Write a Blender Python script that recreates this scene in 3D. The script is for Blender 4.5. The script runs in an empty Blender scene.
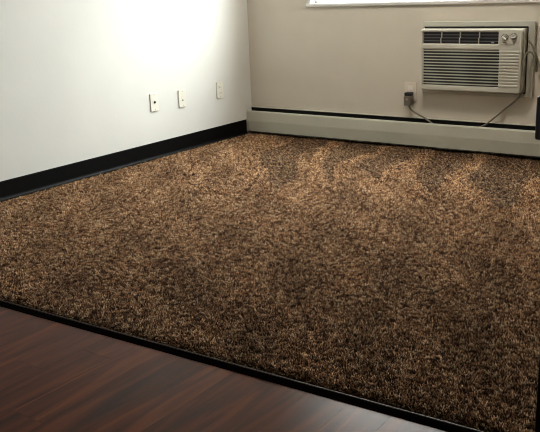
import bpy, bmesh, math, random
import numpy as np
from mathutils import Vector, Matrix, Euler

random.seed(7)
rng = np.random.default_rng(7)
scene = bpy.context.scene
COL = scene.collection

# ------------------------------------------------------------------ camera
cd = bpy.data.cameras.new('camera'); cd.sensor_width = 36.0; cd.lens = 797.037 / 15.0
cd.clip_start = 0.05
cam = bpy.data.objects.new('camera', cd); COL.objects.link(cam)
yaw, pit, rol = 0.636542, 0.281704, -0.040704
fw = Vector((-math.sin(yaw) * math.cos(pit), math.cos(yaw) * math.cos(pit), -math.sin(pit)))
r0 = fw.cross(Vector((0, 0, 1))).normalized(); u0 = r0.cross(fw)
r = r0 * math.cos(rol) + u0 * math.sin(rol); u = -r0 * math.sin(rol) + u0 * math.cos(rol)
m = Matrix((r, u, -fw)).transposed().to_4x4(); m.translation = Vector((3.63080, -4.73773, 1.05607))
cam.matrix_world = m
scene.camera = cam

# ------------------------------------------------------------------ sky, exposure
scene.view_settings.view_transform = 'Standard'
scene.view_settings.look = 'None'
scene.view_settings.gamma = 1.0
scene.view_settings.use_curve_mapping = False
scene.view_settings.exposure = 2.1

scene.cycles.filter_width = 1.05
scene.cycles.denoising_prefilter = 'ACCURATE'

SKY = 8.8
w = bpy.data.worlds.new('overcast_sky'); scene.world = w; w.use_nodes = True
wn = w.node_tree.nodes; wl = w.node_tree.links; wn.clear()
tc = wn.new('ShaderNodeTexCoord'); sp = wn.new('ShaderNodeSeparateXYZ')
cr = wn.new('ShaderNodeValToRGB'); bg = wn.new('ShaderNodeBackground'); wo = wn.new('ShaderNodeOutputWorld')
mr = wn.new('ShaderNodeMapRange'); mr.inputs['From Min'].default_value = -1; mr.inputs['From Max'].default_value = 1
wl.new(tc.outputs['Generated'], sp.inputs[0]); wl.new(sp.outputs['Z'], mr.inputs['Value'])
wl.new(mr.outputs['Result'], cr.inputs['Fac']); wl.new(cr.outputs['Color'], bg.inputs['Color'])
wl.new(bg.outputs[0], wo.inputs['Surface'])
e = cr.color_ramp.elements
e[0].position = 0.47; e[0].color = (0.16, 0.15, 0.13, 1)
e[1].position = 0.50; e[1].color = (0.32, 0.33, 0.33, 1)          # overcast: the zenith is three times the horizon
x = cr.color_ramp.elements.new(1.0); x.color = (0.96, 1.0, 0.99, 1)
bg.inputs['Strength'].default_value = SKY

# hazy low sun from the right of the window, it washes the left wall
sl = bpy.data.lights.new('hazy_sun', 'SUN'); sl.energy = 0.4; sl.angle = math.radians(32); sl.color = (1.0, 0.98, 0.93)
so = bpy.data.objects.new('hazy_sun', sl); COL.objects.link(so)
so.rotation_euler = Vector((-1.0, -0.46, -0.33)).to_track_quat('-Z', 'Y').to_euler()

# daylight portal in the window opening (guides sky sampling only, gives no light of its own)
WX0, WX1, WZ0, WZ1 = 0.52, 2.38, 0.905, 2.12
pl = bpy.data.lights.new('window_portal', 'AREA'); pl.shape = 'RECTANGLE'
pl.size = WX1 - WX0; pl.size_y = WZ1 - WZ0; pl.cycles.is_portal = True
po = bpy.data.objects.new('window_portal', pl); COL.objects.link(po)
po.location = ((WX0 + WX1) / 2, 0.16, (WZ0 + WZ1) / 2); po.rotation_euler = (-math.pi / 2, 0, 0)

LAMP_POWER = 24.0      # the ceiling lamp of the room, built with its fixture below

# ------------------------------------------------------------------ materials
def newmat(name):
    m = bpy.data.materials.new(name); m.use_nodes = True
    return m, m.node_tree.nodes, m.node_tree.links, m.node_tree.nodes['Principled BSDF']

def mat(name, col, rough=0.5, metal=0.0, spec=0.5, var=0.0, vscale=8.0, bump=0.0, bscale=200.0, bdist=0.001):
    m, n, l, b = newmat(name)
    b.inputs['Base Color'].default_value = (*col, 1); b.inputs['Roughness'].default_value = rough
    b.inputs['Metallic'].default_value = metal; b.inputs['Specular IOR Level'].default_value = spec
    t = n.new('ShaderNodeTexCoord')
    if var:
        nz = n.new('ShaderNodeTexNoise'); nz.inputs['Scale'].default_value = vscale; nz.inputs['Detail'].default_value = 4
        rp = n.new('ShaderNodeValToRGB')
        rp.color_ramp.elements[0].position = 0.3; rp.color_ramp.elements[1].position = 0.7
        rp.color_ramp.elements[0].color = (*[c * (1 - var) for c in col], 1)
        rp.color_ramp.elements[1].color = (*[min(1, c * (1 + var)) for c in col], 1)
        l.new(t.outputs['Object'], nz.inputs['Vector']); l.new(nz.outputs['Fac'], rp.inputs['Fac']); l.new(rp.outputs['Color'], b.inputs['Base Color'])
    if bump:
        nb = n.new('ShaderNodeTexNoise'); nb.inputs['Scale'].default_value = bscale; nb.inputs['Detail'].default_value = 3
        bp = n.new('ShaderNodeBump'); bp.inputs['Strength'].default_value = bump; bp.inputs['Distance'].default_value = bdist
        l.new(t.outputs['Object'], nb.inputs['Vector']); l.new(nb.outputs['Fac'], bp.inputs['Height']); l.new(bp.outputs['Normal'], b.inputs['Normal'])
    return m

M = {}
M['wall'] = mat('off_white_wall_paint', (0.74, 0.738, 0.712), 0.75, spec=0.25, var=0.02, vscale=3, bump=0.25, bscale=60, bdist=0.002)
M['wall_back'] = mat('warm_wall_paint', (0.65, 0.605, 0.52), 0.75, spec=0.25, var=0.025, vscale=4, bump=0.25, bscale=60, bdist=0.002)
M['wall_far'] = mat('tan_low_bounce_wall', (0.36, 0.31, 0.25), 0.8, spec=0.2, var=0.02)  # unseen walls, tone darkened to cut bounced light
M['ceil'] = mat('ceiling_paint', (0.75, 0.74, 0.70), 0.9, bump=0.3, bscale=40, bdist=0.003)
M['black'] = mat('black_vinyl', (0.0025, 0.0025, 0.003), 0.5, spec=0.12, var=0.1, vscale=20)
M['heater'] = mat('cream_enamel', (0.50, 0.49, 0.41), 0.45, var=0.03, vscale=6)
M['heater_in'] = mat('dark_steel', (0.01, 0.01, 0.01), 0.7, spec=0.1)
M['fin'] = mat('aluminium_fin', (0.12, 0.12, 0.12), 0.5, metal=0.8)
M['ac'] = mat('beige_plastic', (0.56, 0.545, 0.475), 0.42, var=0.02, vscale=10)
M['ac_frame'] = mat('grey_beige_trim', (0.49, 0.485, 0.42), 0.5, var=0.02, vscale=10)
M['ac_dark'] = mat('dark_vent_and_gap', (0.012, 0.012, 0.018), 0.5)
M['ac_vane'] = mat('grey_louver_plastic', (0.22, 0.22, 0.24), 0.4)
M['knob'] = mat('bright_knob_plastic', (0.88, 0.87, 0.83), 0.25)
M['knob_base'] = mat('tan_knob_skirt', (0.26, 0.25, 0.20), 0.4)
M['chrome'] = mat('chrome', (0.8, 0.8, 0.8), 0.2, metal=1.0)
M['print'] = mat('dark_print', (0.04, 0.04, 0.035), 0.6)
M['plate'] = mat('white_plate_plastic', (0.80, 0.78, 0.70), 0.35, var=0.01)
M['plate_cream'] = mat('cream_plate_plastic', (0.74, 0.67, 0.58), 0.4)
M['hole'] = mat('socket_dark', (0.01, 0.01, 0.01), 0.6)
M['cord'] = mat('beige_cord', (0.20, 0.18, 0.13), 0.5)
M['plug'] = mat('grey_brown_plug', (0.14, 0.12, 0.09), 0.5)
M['win'] = mat('white_window_paint', (0.72, 0.70, 0.68), 0.45)
M['strip'] = mat('dark_transition_vinyl', (0.003, 0.0012, 0.001), 0.4, spec=0.06)
M['strip'].node_tree.nodes['Principled BSDF'].inputs['IOR'].default_value = 1.15
M['crest_glint'] = mat('crest_highlight_brown', (0.10, 0.075, 0.065), 0.45, metal=0.3)  # lighter tone stands in for light on the strip's crest
M['backing'] = mat('carpet_backing', (0.05, 0.03, 0.018), 0.95, spec=0.05)
M['cab'] = mat('black_cabinet_paint', (0.006, 0.008, 0.012), 0.5, spec=0.3, var=0.1)
M['slate'] = mat('slate_handle', (0.09, 0.10, 0.13), 0.4)
M['ext'] = mat('concrete_ground', (0.3, 0.3, 0.28), 0.9, var=0.1, vscale=2)

def glass_mat():
    m, n, l, b = newmat('window_glass'); n.remove(b)
    tr = n.new('ShaderNodeBsdfTransparent'); tr.inputs[0].default_value = (0.95, 0.97, 0.96, 1)
    gl = n.new('ShaderNodeBsdfGlossy'); gl.inputs['Roughness'].default_value = 0.02
    fr = n.new('ShaderNodeFresnel'); fr.inputs['IOR'].default_value = 1.45
    mx = n.new('ShaderNodeMixShader')
    ge = n.new('ShaderNodeNewGeometry'); mt = n.new('ShaderNodeMath'); mt.operation = 'SUBTRACT'; mt.inputs[0].default_value = 1
    ml = n.new('ShaderNodeMath'); ml.operation = 'MULTIPLY'       # reflect at the entering face only: thin pane, no false total reflection
    l.new(ge.outputs['Backfacing'], mt.inputs[1]); l.new(fr.outputs[0], ml.inputs[0]); l.new(mt.outputs[0], ml.inputs[1])
    l.new(ml.outputs[0], mx.inputs[0]); l.new(tr.outputs[0], mx.inputs[1]); l.new(gl.outputs[0], mx.inputs[2])
    l.new(mx.outputs[0], n['Material Output'].inputs['Surface'])
    return m
M['glass'] = glass_mat()

def wood_mat():
    m, n, l, b = newmat('cherry_laminate')
    t = n.new('ShaderNodeTexCoord'); oi = n.new('ShaderNodeObjectInfo')
    mp = n.new('ShaderNodeMapping'); mp.inputs['Scale'].default_value = (14, 1.3, 1)
    off = n.new('ShaderNodeVectorMath'); off.operation = 'SCALE'; off.inputs[0].default_value = (37, 61, 0)
    l.new(oi.outputs['Random'], off.inputs['Scale'])
    add = n.new('ShaderNodeVectorMath'); l.new(t.outputs['Object'], mp.inputs['Vector'])
    l.new(mp.outputs[0], add.inputs[0]); l.new(off.outputs[0], add.inputs[1])
    nz = n.new('ShaderNodeTexNoise'); nz.inputs['Scale'].default_value = 1.6; nz.inputs['Detail'].default_value = 6; nz.inputs['Distortion'].default_value = 0.8
    l.new(add.outputs[0], nz.inputs['Vector'])
    rp = n.new('ShaderNodeValToRGB'); el = rp.color_ramp.elements
    el[0].position = 0.3; el[0].color = (0.026, 0.0040, 0.0012, 1)
    el[1].position = 0.72; el[1].color = (0.12, 0.028, 0.007, 1)
    mid = el.new(0.5); mid.color = (0.060, 0.0118, 0.003, 1)
    l.new(nz.outputs['Fac'], rp.inputs['Fac'])
    hs = n.new('ShaderNodeHueSaturation')
    mr = n.new('ShaderNodeMapRange'); mr.inputs['To Min'].default_value = 0.85; mr.inputs['To Max'].default_value = 1.15
    l.new(oi.outputs['Random'], mr.inputs['Value']); l.new(mr.outputs[0], hs.inputs['Value'])
    l.new(rp.outputs['Color'], hs.inputs['Color']); l.new(hs.outputs['Color'], b.inputs['Base Color'])
    b.inputs['Roughness'].default_value = 0.28; b.inputs['IOR'].default_value = 1.22; b.inputs['Specular IOR Level'].default_value = 0.4; b.inputs['Specular Tint'].default_value = (1, .8, .72, 1)
    nb = n.new('ShaderNodeTexNoise'); nb.inputs['Scale'].default_value = 30; l.new(add.outputs[0], nb.inputs['Vector'])
    bp = n.new('ShaderNodeBump'); bp.inputs['Strength'].default_value = 0.15; bp.inputs['Distance'].default_value = 0.001
    l.new(nb.outputs['Fac'], bp.inputs['Height']); l.new(bp.outputs['Normal'], b.inputs['Normal'])
    return m
M['wood'] = wood_mat()

def carpet_mat():
    m, n, l, b = newmat('brown_frieze_yarn')
    oi = n.new('ShaderNodeObjectInfo'); rp = n.new('ShaderNodeValToRGB'); rp.color_ramp.interpolation = 'CONSTANT'
    el = rp.color_ramp.elements
    el[0].position = 0; el[0].color = (0.035, 0.013, 0.005, 1)
    el[1].position = 0.34; el[1].color = (0.20, 0.100, 0.048, 1)
    for p, c in ((0.60, (0.40, 0.226, 0.118)), (0.86, (0.68, 0.475, 0.29))):
        q = el.new(p); q.color = (*c, 1)
    l.new(oi.outputs['Random'], rp.inputs['Fac'])
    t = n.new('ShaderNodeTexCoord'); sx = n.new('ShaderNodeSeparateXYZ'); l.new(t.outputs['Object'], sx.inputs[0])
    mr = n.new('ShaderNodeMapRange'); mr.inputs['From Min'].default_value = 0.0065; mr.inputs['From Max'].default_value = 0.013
    mr.inputs['To Min'].default_value = 0.10; mr.inputs['To Max'].default_value = 1.75; l.new(sx.outputs['Z'], mr.inputs['Value'])   # shade between the tufts painted into the root colour
    at = n.new('ShaderNodeAttribute'); at.attribute_type = 'INSTANCER'; at.attribute_name = 'nap_shading'      # light and dark of the vacuumed pile, painted into the yarn colour
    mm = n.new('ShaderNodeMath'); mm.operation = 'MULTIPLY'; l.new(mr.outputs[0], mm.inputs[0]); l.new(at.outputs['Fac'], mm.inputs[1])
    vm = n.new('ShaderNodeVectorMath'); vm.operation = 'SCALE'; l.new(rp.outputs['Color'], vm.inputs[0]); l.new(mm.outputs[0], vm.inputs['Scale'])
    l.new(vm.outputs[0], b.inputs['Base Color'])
    b.inputs['Roughness'].default_value = 0.8; b.inputs['Specular IOR Level'].default_value = 0.15
    return m
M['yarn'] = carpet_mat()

# ------------------------------------------------------------------ helpers
def setp(o, label=None, cat=None, group=None, kind=None):
    if label: o['label'] = label
    if cat: o['category'] = cat
    if group: o['group'] = group
    if kind: o['kind'] = kind
    return o

def link(name, me, m=None, parent=None):
    o = bpy.data.objects.new(name, me); COL.objects.link(o)
    if m is not None:
        me.materials.clear(); me.materials.append(m)
    if parent is not None: o.parent = parent
    return o

def empty(name, loc=(0, 0, 0)):
    o = bpy.data.objects.new(name, None); COL.objects.link(o); o.location = loc
    o.empty_display_size = 0.1
    return o

def add_box(bm, x0, x1, y0, y1, z0, z1, bevel=0.0, seg=2):
    vs = [bm.verts.new((x, y, z)) for x in (x0, x1) for y in (y0, y1) for z in (z0, z1)]
    fs = [bm.faces.new([vs[i] for i in f]) for f in ((0, 1, 3, 2), (4, 6, 7, 5), (0, 4, 5, 1), (2, 3, 7, 6), (0, 2, 6, 4), (1, 5, 7, 3))]
    if bevel > 0:
        es = list({e for f in fs for e in f.edges})
        bmesh.ops.bevel(bm, geom=es, offset=bevel, segments=seg, affect='EDGES', profile=0.5)

def boxes(name, lst, m, parent=None, bevel=0.0, smooth=False, seg=2):
    bm = bmesh.new()
    for b in lst: add_box(bm, *b, bevel=bevel, seg=seg)
    bmesh.ops.recalc_face_normals(bm, faces=bm.faces)
    me = bpy.data.meshes.new(name); bm.to_mesh(me); bm.free()
    if smooth:
        for p in me.polygons: p.use_smooth = True
    return link(name, me, m, parent)

def curve_mesh(cu, name):
    tmp = bpy.data.objects.new('tmp', cu); COL.objects.link(tmp)
    dg = bpy.context.evaluated_depsgraph_get(); dg.update()
    me = bpy.data.meshes.new_from_object(tmp.evaluated_get(dg), depsgraph=dg)
    bpy.data.objects.remove(tmp); bpy.data.curves.remove(cu)
    me.name = name
    return me

def rrect(x0, x1, z0, z1, rad, n=5):
    pts = []
    for cx, cz, a0 in ((x1 - rad, z1 - rad, 0), (x0 + rad, z1 - rad, 90), (x0 + rad, z0 + rad, 180), (x1 - rad, z0 + rad, 270)):
        for k in range(n + 1):
            a = math.radians(a0 + 90 * k / n); pts.append((cx + rad * math.cos(a), cz + rad * math.sin(a)))
    return pts

def plate(name, outline, holes, yfront, yback, m, parent=None, bevel=0.002):
    """flat plate in the x-z plane with real holes and a rounded edge"""
    cu = bpy.data.curves.new(name, 'CURVE'); cu.dimensions = '2D'; cu.fill_mode = 'BOTH'
    for loop in [outline] + holes:
        s = cu.splines.new('POLY'); s.points.add(len(loop) - 1); s.use_cyclic_u = True
        for p, (a, b) in zip(s.points, loop): p.co = (a, b, 0, 1)
    t = abs(yback - yfront); cu.extrude = t / 2 - bevel; cu.bevel_depth = bevel; cu.bevel_resolution = 2; cu.offset = -bevel
    me = curve_mesh(cu, name)
    me.transform(Matrix.Translation((0, (yfront + yback) / 2, 0)) @ Matrix.Rotation(math.pi / 2, 4, 'X'))
    return link(name, me, m, parent)

def tube(name, pts, rad, m, parent=None):
    cu = bpy.data.curves.new(name, 'CURVE'); cu.dimensions = '3D'; cu.bevel_depth = rad; cu.bevel_resolution = 3; cu.use_fill_caps = True
    s = cu.splines.new('NURBS'); s.points.add(len(pts) - 1); s.order_u = 4; s.use_endpoint_u = True; cu.resolution_u = 6
    for p, q in zip(s.points, pts): p.co = (*q, 1)
    me = curve_mesh(cu, name)
    for p in me.polygons: p.use_smooth = True
    return link(name, me, m, parent)

def profile(name, pts, a0, a1, axis, m, parent=None, smooth=False):
    """extrude a closed profile along x (pts are (y,z)) or along y (pts are (x,z))"""
    bm = bmesh.new()
    def v(s, p): return bm.verts.new((s, p[0], p[1]) if axis == 'x' else (p[0], s, p[1]))
    A = [v(a0, p) for p in pts]; B = [v(a1, p) for p in pts]; n = len(pts)
    for i in range(n): bm.faces.new((A[i], A[(i + 1) % n], B[(i + 1) % n], B[i]))
    bm.faces.new(A); bm.faces.new(B)
    bmesh.ops.recalc_face_normals(bm, faces=bm.faces)
    me = bpy.data.meshes.new(name); bm.to_mesh(me); bm.free()
    return link(name, me, m, parent)

def disc(name, cx, cz, rad, y0, y1, m, parent=None, seg=20, taper=0.85):
    bm = bmesh.new()
    prev = None
    rings = [(rad, y0), (rad, y0 + (y1 - y0) * 0.8), (rad * taper, y1)]
    loops = [[bm.verts.new((cx + q * math.cos(2 * math.pi * k / seg), y, cz + q * math.sin(2 * math.pi * k / seg))) for k in range(seg)] for q, y in rings]
    for a, b in zip(loops, loops[1:]):
        for k in range(seg): bm.faces.new((a[k], a[(k + 1) % seg], b[(k + 1) % seg], b[k]))
    bm.faces.new(loops[0]); bm.faces.new(loops[-1])
    bmesh.ops.recalc_face_normals(bm, faces=bm.faces)
    me = bpy.data.meshes.new(name); bm.to_mesh(me); bm.free()
    return link(name, me, m, parent)

# ------------------------------------------------------------------ room shell
H = 2.45; RX = 4.7; FY = -6.6; ZF = -0.022
GX0, GX1, GZ0, GZ1 = 0.550, 2.345, 0.925, 2.085      # clear opening
wall_back = boxes('wall_back', [(-0.2, GX0, 0, 0.18, ZF - .05, H), (GX1, RX + .2, 0, 0.18, ZF - .05, H),
                                (GX0, GX1, 0, 0.18, ZF - .05, GZ0), (GX0, GX1, 0, 0.18, GZ1, H)], M['wall_back'])
setp(wall_back, kind='structure')
setp(boxes('wall_left', [(-0.15, 0, FY, 0, ZF - .05, H)], M['wall']), kind='structure')
setp(boxes('wall_right', [(3.75, 3.9, -3.4, 0, ZF - .05, H), (3.9, RX + .2, -3.4, -3.25, ZF - .05, H), (RX, RX + .2, FY, -3.4, ZF - .05, H)], M['wall_far']), kind='structure')
setp(boxes('wall_front', [(-0.15, RX + .2, FY - .15, FY, ZF - .05, H)], M['wall_far']), kind='structure')
setp(boxes('ceiling', [(-0.15, RX + .2, FY - .15, 0.18, H, H + .12)], M['ceil']), kind='structure')
floor = setp(boxes('floor', [(-0.15, RX + .2, FY - .15, 0.18, ZF - .12, ZF - 0.008)], M['backing']), kind='structure')

# window_1: casing, sash rails, glass, sill
win = setp(empty('window_1', ((GX0 + GX1) / 2, 0, GZ0)), kind='structure')
def wpart(name, lst, m, bevel=0.002):
    L = win.location
    return boxes(name, [(a - L.x, b - L.x, c, d, f - L.z, g - L.z) for a, b, c, d, f, g in lst], m, win, bevel)
wpart('window_casing', [(WX0, GX0, -0.010, 0.0, WZ0 + .012, WZ1)], M['win'])
wpart('window_casing', [(GX1, WX1, -0.010, 0.0, WZ0 + .012, WZ1)], M['win'])
wpart('window_casing', [(WX0, WX1, -0.010, 0.0, GZ1, WZ1 + .03)], M['win'])
wpart('window_sill', [(WX0 - .006, WX1 + .006, -0.013, 0.10, WZ0 - 0.004, WZ0 + .019)], M['win'], .004)
mx_ = (GX0 + GX1) / 2
wpart('sash_frame', [(GX0, GX0 + .018, 0.05, 0.09, GZ0, GZ1), (mx_ - .02, mx_ + .02, 0.05, 0.09, GZ0, GZ1), (GX0, mx_, 0.05, 0.09, GZ0 - .001, GZ0 + .012), (GX0, mx_, 0.05, 0.09, GZ1 - .03, GZ1)], M['win'])
wpart('sash_frame', [(GX1 - .03, GX1, 0.095, 0.13, GZ0, GZ1), (mx_ - .02, mx_ + .02, 0.095, 0.13, GZ0, GZ1), (mx_, GX1, 0.095, 0.13, GZ0 - .0, GZ0 + .012), (mx_, GX1, 0.095, 0.13, GZ1 - .03, GZ1)], M['win'])
wpart('glass_pane', [(GX0 + .016, mx_ - .018, 0.068, 0.072, GZ0 + .010, GZ1 - .028)], M['glass'], 0)
wpart('glass_pane', [(mx_ + .018, GX1 - .028, 0.110, 0.114, GZ0 + .010, GZ1 - .028)], M['glass'], 0)
setp(boxes('ground', [(-20, 24, 0.6, 40, -1.2, -1.1)], M['ext']), kind='structure')

# left black vinyl cove base
cove = [(0, ZF), (0, 0.1035), (0.0022, 0.1035), (0.0032, 0.101), (0.0032, 0.018), (0.005, 0.010), (0.009, 0.004), (0.014, 0.001), (0.0145, ZF)]
setp(profile('baseboard_left', cove, FY, -0.0765, 'y', M['black']), kind='structure')
cover = [(3.75 - a, b) for a, b in cove]
setp(profile('baseboard_right', cover, -3.4, -0.075, 'y', M['black']), kind='structure')

# ------------------------------------------------------------------ wooden planks
SY0 = -3.140; SK = 0.043           # the seam between carpet and planks: y = SY0 + SK*(x-1.235)
def seam(x): return SY0 + SK * (x - 1.235)
plank_meshes = {}
PW = 0.125
x0 = 2.780 - PW * 23
while x0 < RX:
    y = FY + random.uniform(-1.1, -0.1)
    a, b = max(x0, 0.001), min(x0 + PW, RX)
    if b - a > 0.01:
        while y < seam(x0) - .02:
            L = 1.21
            ya, yb = max(y, FY + .001), min(y + L, seam((a + b) / 2) - 0.017)
            if yb - ya > 0.02:
                key = (round(b - a, 3), round(yb - ya, 3))
                if key not in plank_meshes:
                    bm = bmesh.new(); add_box(bm, -key[0] / 2 + .0001, key[0] / 2 - .0001, -key[1] / 2 + .0001, key[1] / 2 - .0001, -0.008, 0, bevel=.00025, seg=1)
                    bmesh.ops.recalc_face_normals(bm, faces=bm.faces)
                    me = bpy.data.meshes.new('plank'); bm.to_mesh(me); bm.free(); me.materials.append(M['wood']); plank_meshes[key] = me
                o = bpy.data.objects.new('plank', plank_meshes[key]); COL.objects.link(o); o.parent = floor
                o.location = ((a + b) / 2, (ya + yb) / 2, ZF + random.uniform(0, .0001))
            y += L
    x0 += PW

# ------------------------------------------------------------------ transition strip (dark half-round bar along the seam)
ang = math.atan(SK)
prof = [(0.000, ZF - .002), (0.000, ZF + .002), (0.012, ZF + .0075), (0.019, ZF + .0100), (0.022, ZF + .0100), (0.0235, ZF + .009), (0.024, ZF + .002), (0.024, ZF - .006), (-.0, ZF - .006)]
strip = profile('trim_1', prof, 0.002, 3.745, 'x', M['strip'])
bmx = strip.data
for v in bmx.vertices: v.co.y += seam(v.co.x) - .0205
setp(strip, kind='structure')
tube('crest_highlight', [(x_, seam(x_) + .001, ZF + .0105) for x_ in (.004, 1.2, 2.4, 3.74)], .0022, M['crest_glint'], strip)  # thin tube added to draw the highlight along the crest

# ------------------------------------------------------------------ carpet
carpet = setp(empty('carpet', (1.8, -1.5, ZF)), 'brown speckled frieze carpet with vacuum marks covering the room floor', 'carpet')
bm = bmesh.new()
XR = 3.73
def cedge(x): return seam(x) + 0.005
lo = [(0.012, cedge(0)), (XR, cedge(XR)), (XR, -0.012), (0.012, -0.012)]
va = [bm.verts.new((a - 1.8, b + 1.5, -0.006)) for a, b in lo]; vb = [bm.verts.new((a - 1.8, b + 1.5, 0.008)) for a, b in lo]
bm.faces.new(va); bm.faces.new(vb)
for i in range(4): bm.faces.new((va[i], va[(i + 1) % 4], vb[(i + 1) % 4], vb[i]))
bmesh.ops.recalc_face_normals(bm, faces=bm.faces)
me = bpy.data.meshes.new('backing'); bm.to_mesh(me); bm.free()
link('backing', me, M['backing'], carpet)

# one tuft: a clump of leaning, tapering curled strands
def tuft_mesh(k):
    rr = random.Random(100 + k); bm = bmesh.new()
    for s in range(6):
        a = rr.uniform(0, 6.28); lean = rr.uniform(0.1, 0.6); hgt = rr.uniform(0.010, 0.0145)
        bx, by = 0.0022 * math.cos(a), 0.0022 * math.sin(a); wdt = rr.uniform(.0011, .0016)
        ca = a + rr.uniform(-.9, .9); rings = []
        for j, (t, q) in enumerate(((0, 1.0), (0.55, 1.15), (1.0, 0.55))):
            off = hgt * lean * t * t; cx, cy, cz = bx + off * math.cos(ca), by + off * math.sin(ca), hgt * t * (1 - .15 * lean * t)
            rings.append([bm.verts.new((cx + wdt * q * math.cos(ca + v + j * .7), cy + wdt * q * math.sin(ca + v + j * .7), cz)) for v in (0, 2.09, 4.19)])
        for A, B in zip(rings, rings[1:]):
            for i in range(3): bm.faces.new((A[i], A[(i + 1) % 3], B[(i + 1) % 3], B[i]))
        bm.faces.new(rings[-1])
    bmesh.ops.recalc_face_normals(bm, faces=bm.faces)
    me = bpy.data.meshes.new('tuft'); bm.to_mesh(me); bm.free(); me.materials.append(M['yarn'])
    for p in me.polygons: p.use_smooth = True
    return me
tufts = [bpy.data.objects.new('tuft', tuft_mesh(k)) for k in range(4)]

SP = 0.0072
nx, ny = int((XR - .015) / SP), int(3.25 / SP)
gx, gy = np.meshgrid(np.arange(nx), np.arange(ny), indexing='ij')
px = 0.017 + gx.ravel() * SP + rng.uniform(-.0022, .0022, gx.size)
py = -0.014 - gy.ravel() * SP + rng.uniform(-.0022, .0022, gx.size)
edge = SY0 + SK * (px - 1.235) + 0.008
ok = (py > edge) & (px < XR) & ~((px > 3.13) & (py < -2.16) & (py > -3.03))
px, py, edge = px[ok], py[ok], edge[ok]
# lean of the pile: vacuum strokes leave wedges near the wall and long faint stripes
def inpoly(X, Y, P):
    c = np.zeros(X.shape, bool); n = len(P)
    for i in range(n):
        (x1, y1), (x2, y2) = P[i], P[(i + 1) % n]
        c ^= ((y1 > Y) != (y2 > Y)) & (X < (x2 - x1) * (Y - y1) / (y2 - y1 + 1e-12) + x1)
    return c
wx = px + 0.03 * np.sin(py * 9 + 1.3) ; wy = py + 0.03 * np.sin(px * 11)
away = np.zeros(px.shape)
for P in (((0.45, -.05), (0.53, -.60), (1.00, -1.22), (1.26, -1.40), (1.02, -.95), (.81, -.50), (.75, -.05)),
          ((.86, -.05), (.86, -.55), (1.43, -1.28), (1.30, -.90), (1.18, -.50), (1.15, -.05)),
          ((1.2, -.05), (1.24, -.50), (1.62, -1.05), (1.52, -.65), (1.49, -.38), (1.45, -.05)),
          ((1.53, -.05), (1.56, -.42), (1.93, -1.12), (1.90, -.70), (1.83, -.36), (1.80, -.05)),
          ((1.90, -.05), (1.90, -.45), (2.33, -1.30), (2.38, -.95), (2.31, -.50), (2.28, -.05)),
          ((2.40, -.05), (2.42, -.5), (2.8, -1.3), (2.9, -.6), (2.8, -.05))):
    away = np.maximum(away, inpoly(wx, wy, P).astype(float))
yline = (wy < -0.62 - .25 * np.sin(wx * 2.2)) & (wy > -1.75 - .2 * np.sin(wx * 5))
band = np.clip((py + 2.1) / 0.9, 0, 1) * (away < .5)
s = np.sin((px * 0.80 + py * 0.60) * 17 + 1.5 * np.sin(px * 2.1)) * np.sin(px * 3.1 - py * 4.3 + .6)
A_, B_, C_ = 1.05, 0.25, 0.22
leany = A_ * away - B_ * band + C_ * s              # + leans to the window, - leans to the room
streak = np.zeros(px.shape)
for P in (((.50, -.62), (.72, -1.0), (1.05, -1.33), (1.36, -1.51)), ((.80, -.30), (1.12, -.88), (1.43, -1.26)), ((1.16, -.35), (1.28, -.85), (1.45, -1.19)),
          ((1.50, -.30), (1.56, -.75), (1.61, -1.10)), ((1.47, -.25), (1.68, -.75), (1.90, -1.10)), ((1.83, -.2), (1.97, -.68), (2.10, -.97), (2.37, -1.33)),
          ((2.32, -.3), (2.40, -.9), (2.42, -1.35)), ((.15, -.9), (.55, -1.35), (.95, -1.62))):
    for (x1, y1), (x2, y2) in zip(P, P[1:]):
        L2 = (x2 - x1) ** 2 + (y2 - y1) ** 2
        t = np.clip(((wx - x1) * (x2 - x1) + (wy - y1) * (y2 - y1)) / L2, 0, 1)
        d = np.hypot(wx - x1 - t * (x2 - x1), wy - y1 - t * (y2 - y1))
        streak = np.maximum(streak, np.exp(-(d / .035) ** 2))
leany = leany * (1 - streak) - 0.85 * streak
leanx = 0.08 * np.sin(px * 5 + py * 3)
leany += rng.normal(0, .10, px.shape); leanx += rng.normal(0, .13, px.shape)
yw = rng.uniform(0, 6.283, px.shape)
cy_, sy_ = np.cos(yw), np.sin(yw)
# R = Rtilt * Rz ; tilt about the x axis by -leany and about y by leanx
ax, ay = -leany, leanx
cax, sax, cay, say = np.cos(ax), np.sin(ax), np.cos(ay), np.sin(ay)
# Ry*Rx
R = np.zeros((px.size, 3, 3))
T = np.zeros_like(R)
T[:, 0, 0] = cay; T[:, 0, 1] = say * sax; T[:, 0, 2] = say * cax
T[:, 1, 1] = cax; T[:, 1, 2] = -sax
T[:, 2, 0] = -say; T[:, 2, 1] = cay * sax; T[:, 2, 2] = cay * cax
R[:, :, 0] = T[:, :, 0] * cy_[:, None] + T[:, :, 1] * sy_[:, None]
R[:, :, 1] = -T[:, :, 0] * sy_[:, None] + T[:, :, 1] * cy_[:, None]
R[:, :, 2] = T[:, :, 2]
eul = np.stack([np.arctan2(R[:, 2, 1], R[:, 2, 2]), np.arcsin(np.clip(-R[:, 2, 0], -1, 1)), np.arctan2(R[:, 1, 0], R[:, 0, 0])], 1)
scl = rng.uniform(.85, 1.25, px.shape) * (1 + .05 * s)
scl *= (1 - .10 * away * (1 - streak)) * (1 + .12 * streak)
scl *= np.clip(0.45 + (py - edge) / 0.05, 0.45, 1)
me = bpy.data.meshes.new('pile'); me.vertices.add(px.size)
co = np.stack([px - 1.8, py + 1.5, np.full(px.shape, 0.007)], 1).astype(np.float32)
me.vertices.foreach_set('co', co.ravel())
at = me.attributes.new('tilt', 'FLOAT_VECTOR', 'POINT'); at.data.foreach_set('vector', eul.astype(np.float32).ravel())
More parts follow.
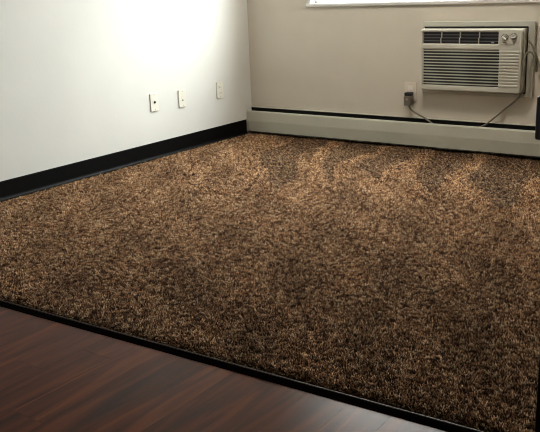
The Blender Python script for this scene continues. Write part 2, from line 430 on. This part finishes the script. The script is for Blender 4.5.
at = me.attributes.new('grow', 'FLOAT', 'POINT'); at.data.foreach_set('value', scl.astype(np.float32))
nap_shading = (1 + .13 * s) * (1 - .27 * away) * (1 - streak) + 1.30 * streak  # colour factor imitating how leaning pile catches light
at = me.attributes.new('nap_shading', 'FLOAT', 'POINT'); at.data.foreach_set('value', nap_shading.astype(np.float32))
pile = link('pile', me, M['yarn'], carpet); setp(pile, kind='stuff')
ng = bpy.data.node_groups.new('carpet_pile', 'GeometryNodeTree')
ng.interface.new_socket('Geometry', in_out='INPUT', socket_type='NodeSocketGeometry')
ng.interface.new_socket('Geometry', in_out='OUTPUT', socket_type='NodeSocketGeometry')
N = ng.nodes; Lk = ng.links
gi = N.new('NodeGroupInput'); go = N.new('NodeGroupOutput'); iop = N.new('GeometryNodeInstanceOnPoints')
jn = N.new('GeometryNodeJoinGeometry')
for t in tufts:
    oi = N.new('GeometryNodeObjectInfo'); oi.inputs['Object'].default_value = t; oi.inputs['As Instance'].default_value = True
    Lk.new(oi.outputs['Geometry'], jn.inputs['Geometry'])
a1 = N.new('GeometryNodeInputNamedAttribute'); a1.data_type = 'FLOAT_VECTOR'; a1.inputs['Name'].default_value = 'tilt'
a2 = N.new('GeometryNodeInputNamedAttribute'); a2.data_type = 'FLOAT'; a2.inputs['Name'].default_value = 'grow'
er = N.new('FunctionNodeEulerToRotation')
mp_ = N.new('GeometryNodeMeshToPoints')
Lk.new(gi.outputs[0], mp_.inputs['Mesh']); Lk.new(mp_.outputs[0], iop.inputs['Points'])
Lk.new(jn.outputs[0], iop.inputs['Instance']); iop.inputs['Pick Instance'].default_value = True
Lk.new(a1.outputs['Attribute'], er.inputs[0]); Lk.new(er.outputs[0], iop.inputs['Rotation']); Lk.new(a2.outputs['Attribute'], iop.inputs['Scale'])
Lk.new(iop.outputs[0], go.inputs[0])
md = pile.modifiers.new('pile', 'NODES'); md.node_group = ng

# ------------------------------------------------------------------ baseboard heater
HX0, HX1 = 0.002, 3.735
ht = setp(empty('baseboard_heater', (HX0, 0, 0)), 'long cream metal baseboard heater with black top slot along the back wall', 'heater')
def hp(name, pts, a, b, m): return profile(name, pts, a - HX0, b - HX0, 'x', m, ht)
hp('back_panel', [(0, .008), (-.004, .008), (-.004, .188), (-.012, .186), (-.013, .189), (-.004, .1925), (0, .1925)], HX0, HX1, M['heater'])
hp('inner_liner', [(-.0045, .012), (-.0045, .186), (-.010, .186), (-.010, .016), (-.060, .016), (-.060, .012)], HX0 + .003, HX1 - .003, M['heater_in'])
hp('front_panel', [(-.074, .019), (-.074, .095), (-.066, .160), (-.060, .1685), (-.054, .1685), (-.054, .166), (-.0585, .165), (-.064, .157), (-.072, .094), (-.072, .019)], HX0 + .004, HX1 - .004, M['heater'])
hp('damper', [(-.050, .150), (-.016, .163), (-.016, .161), (-.050, .148)], HX0 + .004, HX1 - .004, M['heater_in'])
hp('end_cap', [(0, .006), (0, .120), (-.055, .165), (-.0665, .160), (-.0745, .095), (-.0745, .018), (-.070, .006)], HX0, HX0 + .004, M['heater'])
hp('end_cap', [(0, .006), (0, .120), (-.055, .165), (-.0665, .160), (-.0745, .095), (-.0745, .018), (-.070, .006)], HX1 - .004, HX1, M['heater'])
tube('pipe', [(.01, -.036, .07), (1, -.036, .07), (2.5, -.036, .07), (HX1 - HX0 - .01, -.036, .07)], .011, M['fin'], ht)
bm = bmesh.new(); xx = .2
while xx < HX1 - .2: add_box(bm, xx, xx + .0006, -.062, -.012, .042, .098); xx += .012
me = bpy.data.meshes.new('heating_fins'); bm.to_mesh(me); bm.free(); setp(link('heating_fins', me, M['fin'], ht), kind='stuff')

# ------------------------------------------------------------------ air conditioner
AY = -0.065
ac = setp(empty('air_conditioner', (1.73, 0, 0.36)), 'beige through-wall air conditioner with slatted grille and two knobs', 'air conditioner')
ax0, az0 = 1.73, 0.36
def S(o):
    """move a part modelled in room coordinates under the air conditioner"""
    o.parent = ac; o.location = (-ax0, 0, -az0); return o
S(plate('sleeve_frame', rrect(1.392, 2.102, .353, .799, .010), [rrect(1.403, 2.061, .374, .768, .006)], -.017, 0, M['ac_frame'], None, .004))
S(boxes('shadow_gap', [(1.400, 2.070, -.006, -.001, .365, .775)], M['ac_dark']))  # dark sheet put in for the shadow gap around the housing
S(boxes('housing', [(1.407, 2.052, -.046, -.003, .384, .757)], M['ac'], None, .004))
S(boxes('grille_recess', [(1.415, 1.912, -.050, -.0455, .412, .742)], M['ac_dark']))
S(plate('front_panel', rrect(1.401, 2.045, .380, .757, .018), [rrect(1.419, 1.900, .6690, .7375, .004), rrect(1.419, 1.908, .4150, .6330, .002)], AY, -.040, M['ac'], None, .008))
# lower grille: horizontal slats with open slots
pit_ = 0.01815
for k in range(12):
    z = .4150 + pit_ * (k + 0.5) + .003
    S(profile('slat', [(AY + .0005, z - .0040), (AY + .0005, z + .0022), (-.058, z + .0024), (-.051, z + .0005), (-.051, z - .0020)], 1.4180, 1.909, 'x', M['ac']))
for k in range(12):
    z = .4150 + pit_ * (k + 0.5) + .003
    S(profile('rib', [(AY + .001, z - .0050), (AY - .0045, z - .0042), (AY - .0040, z + .0020), (AY + .001, z + .0052)], 1.911, 2.028, 'x', M['ac']))
# upper outlet
for k, z in enumerate((.6850, .7035, .7215)):
    S(profile('louver', [(AY + .003, z - .0016), (AY + .003, z + .0010), (-.053, z + .0010), (-.053, z - .0012)], 1.4180, 1.901, 'x', M['ac_vane']))
for x_ in (1.541, 1.662, 1.783):
    S(boxes('divider', [(x_ - .0022, x_ + .0022, AY + .0005, -.053, .703, .7385), (x_ - .0072, x_ - .0030, AY + .002, -.053, .668, .703)], M['ac'], None, .0004))
emb = S(plate('emblem', [(1.868 + .011 * math.cos(a * math.pi / 12), .6775 + .005 * math.sin(a * math.pi / 12)) for a in range(24)], [], AY - .003, AY + .004, M['chrome'], None, .001))
# controls
S(plate('control_panel', rrect(1.912, 2.029, .6665, .7395, .004), [], AY - .0015, AY + .002, M['ac'], None, .0006))
for i, (kx, kz, a) in enumerate(((1.9415, .705, -40), (1.995, .709, 10))):
    kb = S(disc('knob', kx, kz, .0155, AY - .001, AY - .009, M['knob_base'], taper=.9))
    bm = bmesh.new(); add_box(bm, -.0145, .0145, -.009, 0, -.0035, .0035, bevel=.0012)
    bmesh.ops.recalc_face_normals(bm, faces=bm.faces)
    me = bpy.data.meshes.new('grip'); bm.to_mesh(me); bm.free()
    g = link('grip', me, M['knob'], kb); g.location = (kx, AY - .0105, kz); g.rotation_euler = (0, math.radians(-a), 0)
    bm = bmesh.new()
    for t in range(7):
        an = math.radians(20 + t * 140 / 6); cx, cz = kx + .0215 * math.cos(an), kz + .0215 * math.sin(an)
        add_box(bm, cx - .0022, cx + .0022, AY - .0024, AY - .0012, cz - .0024, cz + .0024)
    add_box(bm, kx - .010, kx + .010, AY - .0024, AY - .0012, kz - .0275, kz - .0250)
    me = bpy.data.meshes.new('dial_marks'); bm.to_mesh(me); bm.free(); setp(S(link('dial_marks', me, M['print'])), kind='stuff')

# power cord with plug
cordo = setp(empty('power_cord', (2.075, -.02, .66)), 'beige power cord looping beside the air conditioner down to the heater', 'cord')
def C(o): o.parent = cordo; o.location = (-2.075, .02, -.66); return o
C(tube('cable', [(2.066, -0.020, 0.685), (2.085, -0.024, 0.680), (2.099, -0.026, 0.640), (2.119, -0.026, 0.595), (2.128, -0.026, 0.537), (2.125, -0.028, 0.503), (2.114, -0.034, 0.526), (2.118, -0.038, 0.579), (2.106, -0.042, 0.613), (2.082, -0.042, 0.630), (2.061, -0.051, 0.613), (2.061, -0.070, 0.569), (2.061, -0.062, 0.511), (2.061, -0.057, 0.452), (2.061, -0.056, 0.399), (2.032, -0.030, 0.359), (1.991, -0.020, 0.320), (1.943, -0.020, 0.284), (1.877, -0.020, 0.222), (1.832, -0.030, 0.180),
                (1.815, -.036, .172), (1.780, -.040, .155),
                (1.72, -.042, .140), (1.62, -.042, .136), (1.54, -.044, .142), (1.495, -.048, .158), (1.470, -.050, .1755), (1.430, -.030, .192), (1.375, -.022, .213), (1.325, -.030, .240), (1.312, -.034, .262), (1.310, -.036, .275)], .0058, M['cord']))
C(boxes('plug', [(1.284, 1.334, -.058, -.010, .272, .333)], M['plug'], None, .004))
C(boxes('plug_cap', [(1.286, 1.332, -.055, -.010, .334, .356)], M['hole'], None, .004))
C(boxes('reset_button', [(1.302, 1.316, -.0605, -.057, .306, .318)], M['chrome'], None, .0008))

# ------------------------------------------------------------------ wall plates
def wall_plate_back():
    o = setp(empty('wall_outlet', (1.307, 0, .358)), 'cream wall outlet under the air conditioner with a dark plug in it', 'outlet')
    p = plate('cover_plate', rrect(-.0415, .0415, -.060, .060, .004), [], -.007, 0, M['plate_cream'], o, .002)
    plate('receptacle', rrect(-.017, .017, .008, .038, .006), [], -.009, -.006, M['plate'], o, .0008)
    plate('receptacle', rrect(-.017, .017, -.038, -.008, .006), [], -.009, -.006, M['plate'], o, .0008)
wall_plate_back()

def left_plate(name, y, z, label, cat, kind):
    o = setp(empty(name, (0, y + .035, z + .0575)), label, cat)
    rot = Matrix.Rotation(math.pi / 2, 4, 'Z')          # plate front (-y) turns to +x
    def pl_(nm, out, holes, yf, yb, m, bev=.0008):
        q = plate(nm, out, holes, yf, yb, m, None, bev); q.data.transform(rot); q.parent = o; return q
    pl_('cover_plate', rrect(-.035, .035, -.0575, .0575, .004), [], -.0085, 0, M['plate'], .002)
    circ = lambda cx, cz, r_: [(cx + r_ * math.cos(t * math.pi / 8), cz + r_ * math.sin(t * math.pi / 8)) for t in range(16)]
    if kind == 'coax':
        pl_('jack', circ(0, 0, .0075), [], -.014, -.008, M['hole'])
    elif kind == 'phone':
        pl_('jack', rrect(-.0055, .0055, -.017, -.007, .001), [], -.0095, -.008, M['hole'], .0003)
        pl_('jack_surround', rrect(-.010, .010, -.022, .022, .002), [], -.0092, -.008, M['plate'], .0003)
    else:
        for dz in (.020, -.020):
            f = pl_('receptacle', rrect(-.0165, .0165, dz - .0145, dz + .0145, .007), [], -.0105, -.008, M['plate'])
            pl_('slot', rrect(-.0078, -.0055, dz - .004, dz + .006, .0005), [], -.0112, -.0104, M['hole'], .0002).parent = f
            pl_('slot', rrect(.0055, .0078, dz - .003, dz + .005, .0005), [], -.0112, -.0104, M['hole'], .0002).parent = f
            for c in f.children: c.location = (0, 0, 0)
    for dz in (.048, -.048): pl_('screw', circ(0, dz, .0025), [], -.0095, -.008, M['chrome'], .0003)
left_plate('cable_jack', -1.069, .305, 'white wall plate with one round dark jack, farthest from the room corner', 'wall plate', 'coax')
left_plate('phone_jack', -.801, .294, 'white wall plate with a tiny dark socket, in the middle of the three', 'wall plate', 'phone')
left_plate('wall_outlet', -.403, .300, 'white power outlet on the left wall nearest the room corner', 'outlet', 'power')

# ------------------------------------------------------------------ black cabinet just outside the right edge, its handle reaching in
cb = setp(empty('storage_cabinet', (3.40, -2.6, 0)), 'black cabinet standing on the carpet at the right edge of the view', 'cabinet')
CX, CY = 3.40, -2.60
def K(name, b, m, bev=.002, parent=None):
    o = boxes(name, [(b[0] - CX, b[1] - CX, b[2] - CY, b[3] - CY, b[4], b[5])], m, cb if parent is None else parent, bev); return o
K('carcass', (3.150, 3.70, -3.045, -2.17, .06, 1.80), M['cab'])
K('plinth', (3.160, 3.69, -3.035, -2.18, -.010, .06), M['cab'])
d1 = K('door', (3.130, 3.150, -3.045, -2.610, -.004, 1.80), M['cab'])
d2 = K('door', (3.130, 3.150, -2.605, -2.17, -.004, 1.80), M['cab'])
hd = K('handle', (3.090, 3.112, -3.040, -3.016, .714, .808), M['slate'], .005, d1)
for z in (.730, .790):
    K('post', (3.108, 3.131, -3.034, -3.022, z - .008, z + .008), M['slate'], .002, d1)
hd2 = K('handle', (3.090, 3.112, -2.195, -2.171, .714, .808), M['slate'], .005, d2)
for z in (.730, .790):
    K('post', (3.108, 3.131, -2.189, -2.177, z - .008, z + .008), M['slate'], .002, d2)

# ------------------------------------------------------------------ flush ceiling lamp (above the view, it lights the room)
def emis(name, col, st):
    m, n, l, b = newmat(name); b.inputs['Base Color'].default_value = (.8, .78, .74, 1)
    b.inputs['Emission Color'].default_value = (*col, 1); b.inputs['Emission Strength'].default_value = st
    return m
M['lamp'] = emis('lit_opal_glass', (1.0, 0.91, 0.80), LAMP_POWER)
LX, LY = 1.6, -0.95
cl = setp(empty('ceiling_lamp', (LX, LY, H)), 'round opal glass flush lamp glowing on the ceiling', 'lamp')
def lathe(name, prof, m, parent, seg=32):
    bm = bmesh.new(); L = [[bm.verts.new((q * math.cos(2 * math.pi * k / seg), q * math.sin(2 * math.pi * k / seg), z)) for k in range(seg)] for q, z in prof]
    for A, B in zip(L, L[1:]):
        for k in range(seg): bm.faces.new((A[k], A[(k + 1) % seg], B[(k + 1) % seg], B[k]))
    bm.faces.new(L[0]); bm.faces.new(L[-1]); bmesh.ops.recalc_face_normals(bm, faces=bm.faces)
    me = bpy.data.meshes.new(name); bm.to_mesh(me); bm.free()
    for p in me.polygons: p.use_smooth = True
    return link(name, me, m, parent)
lathe('lamp_base', [(.165, 0), (.165, -.018), (.155, -.024)], M['chrome'], cl)
lathe('lamp_shade', [(.150, -.020), (.150, -.035), (.132, -.062), (.095, -.085), (.05, -.097), (.012, -.1)], M['lamp'], cl)
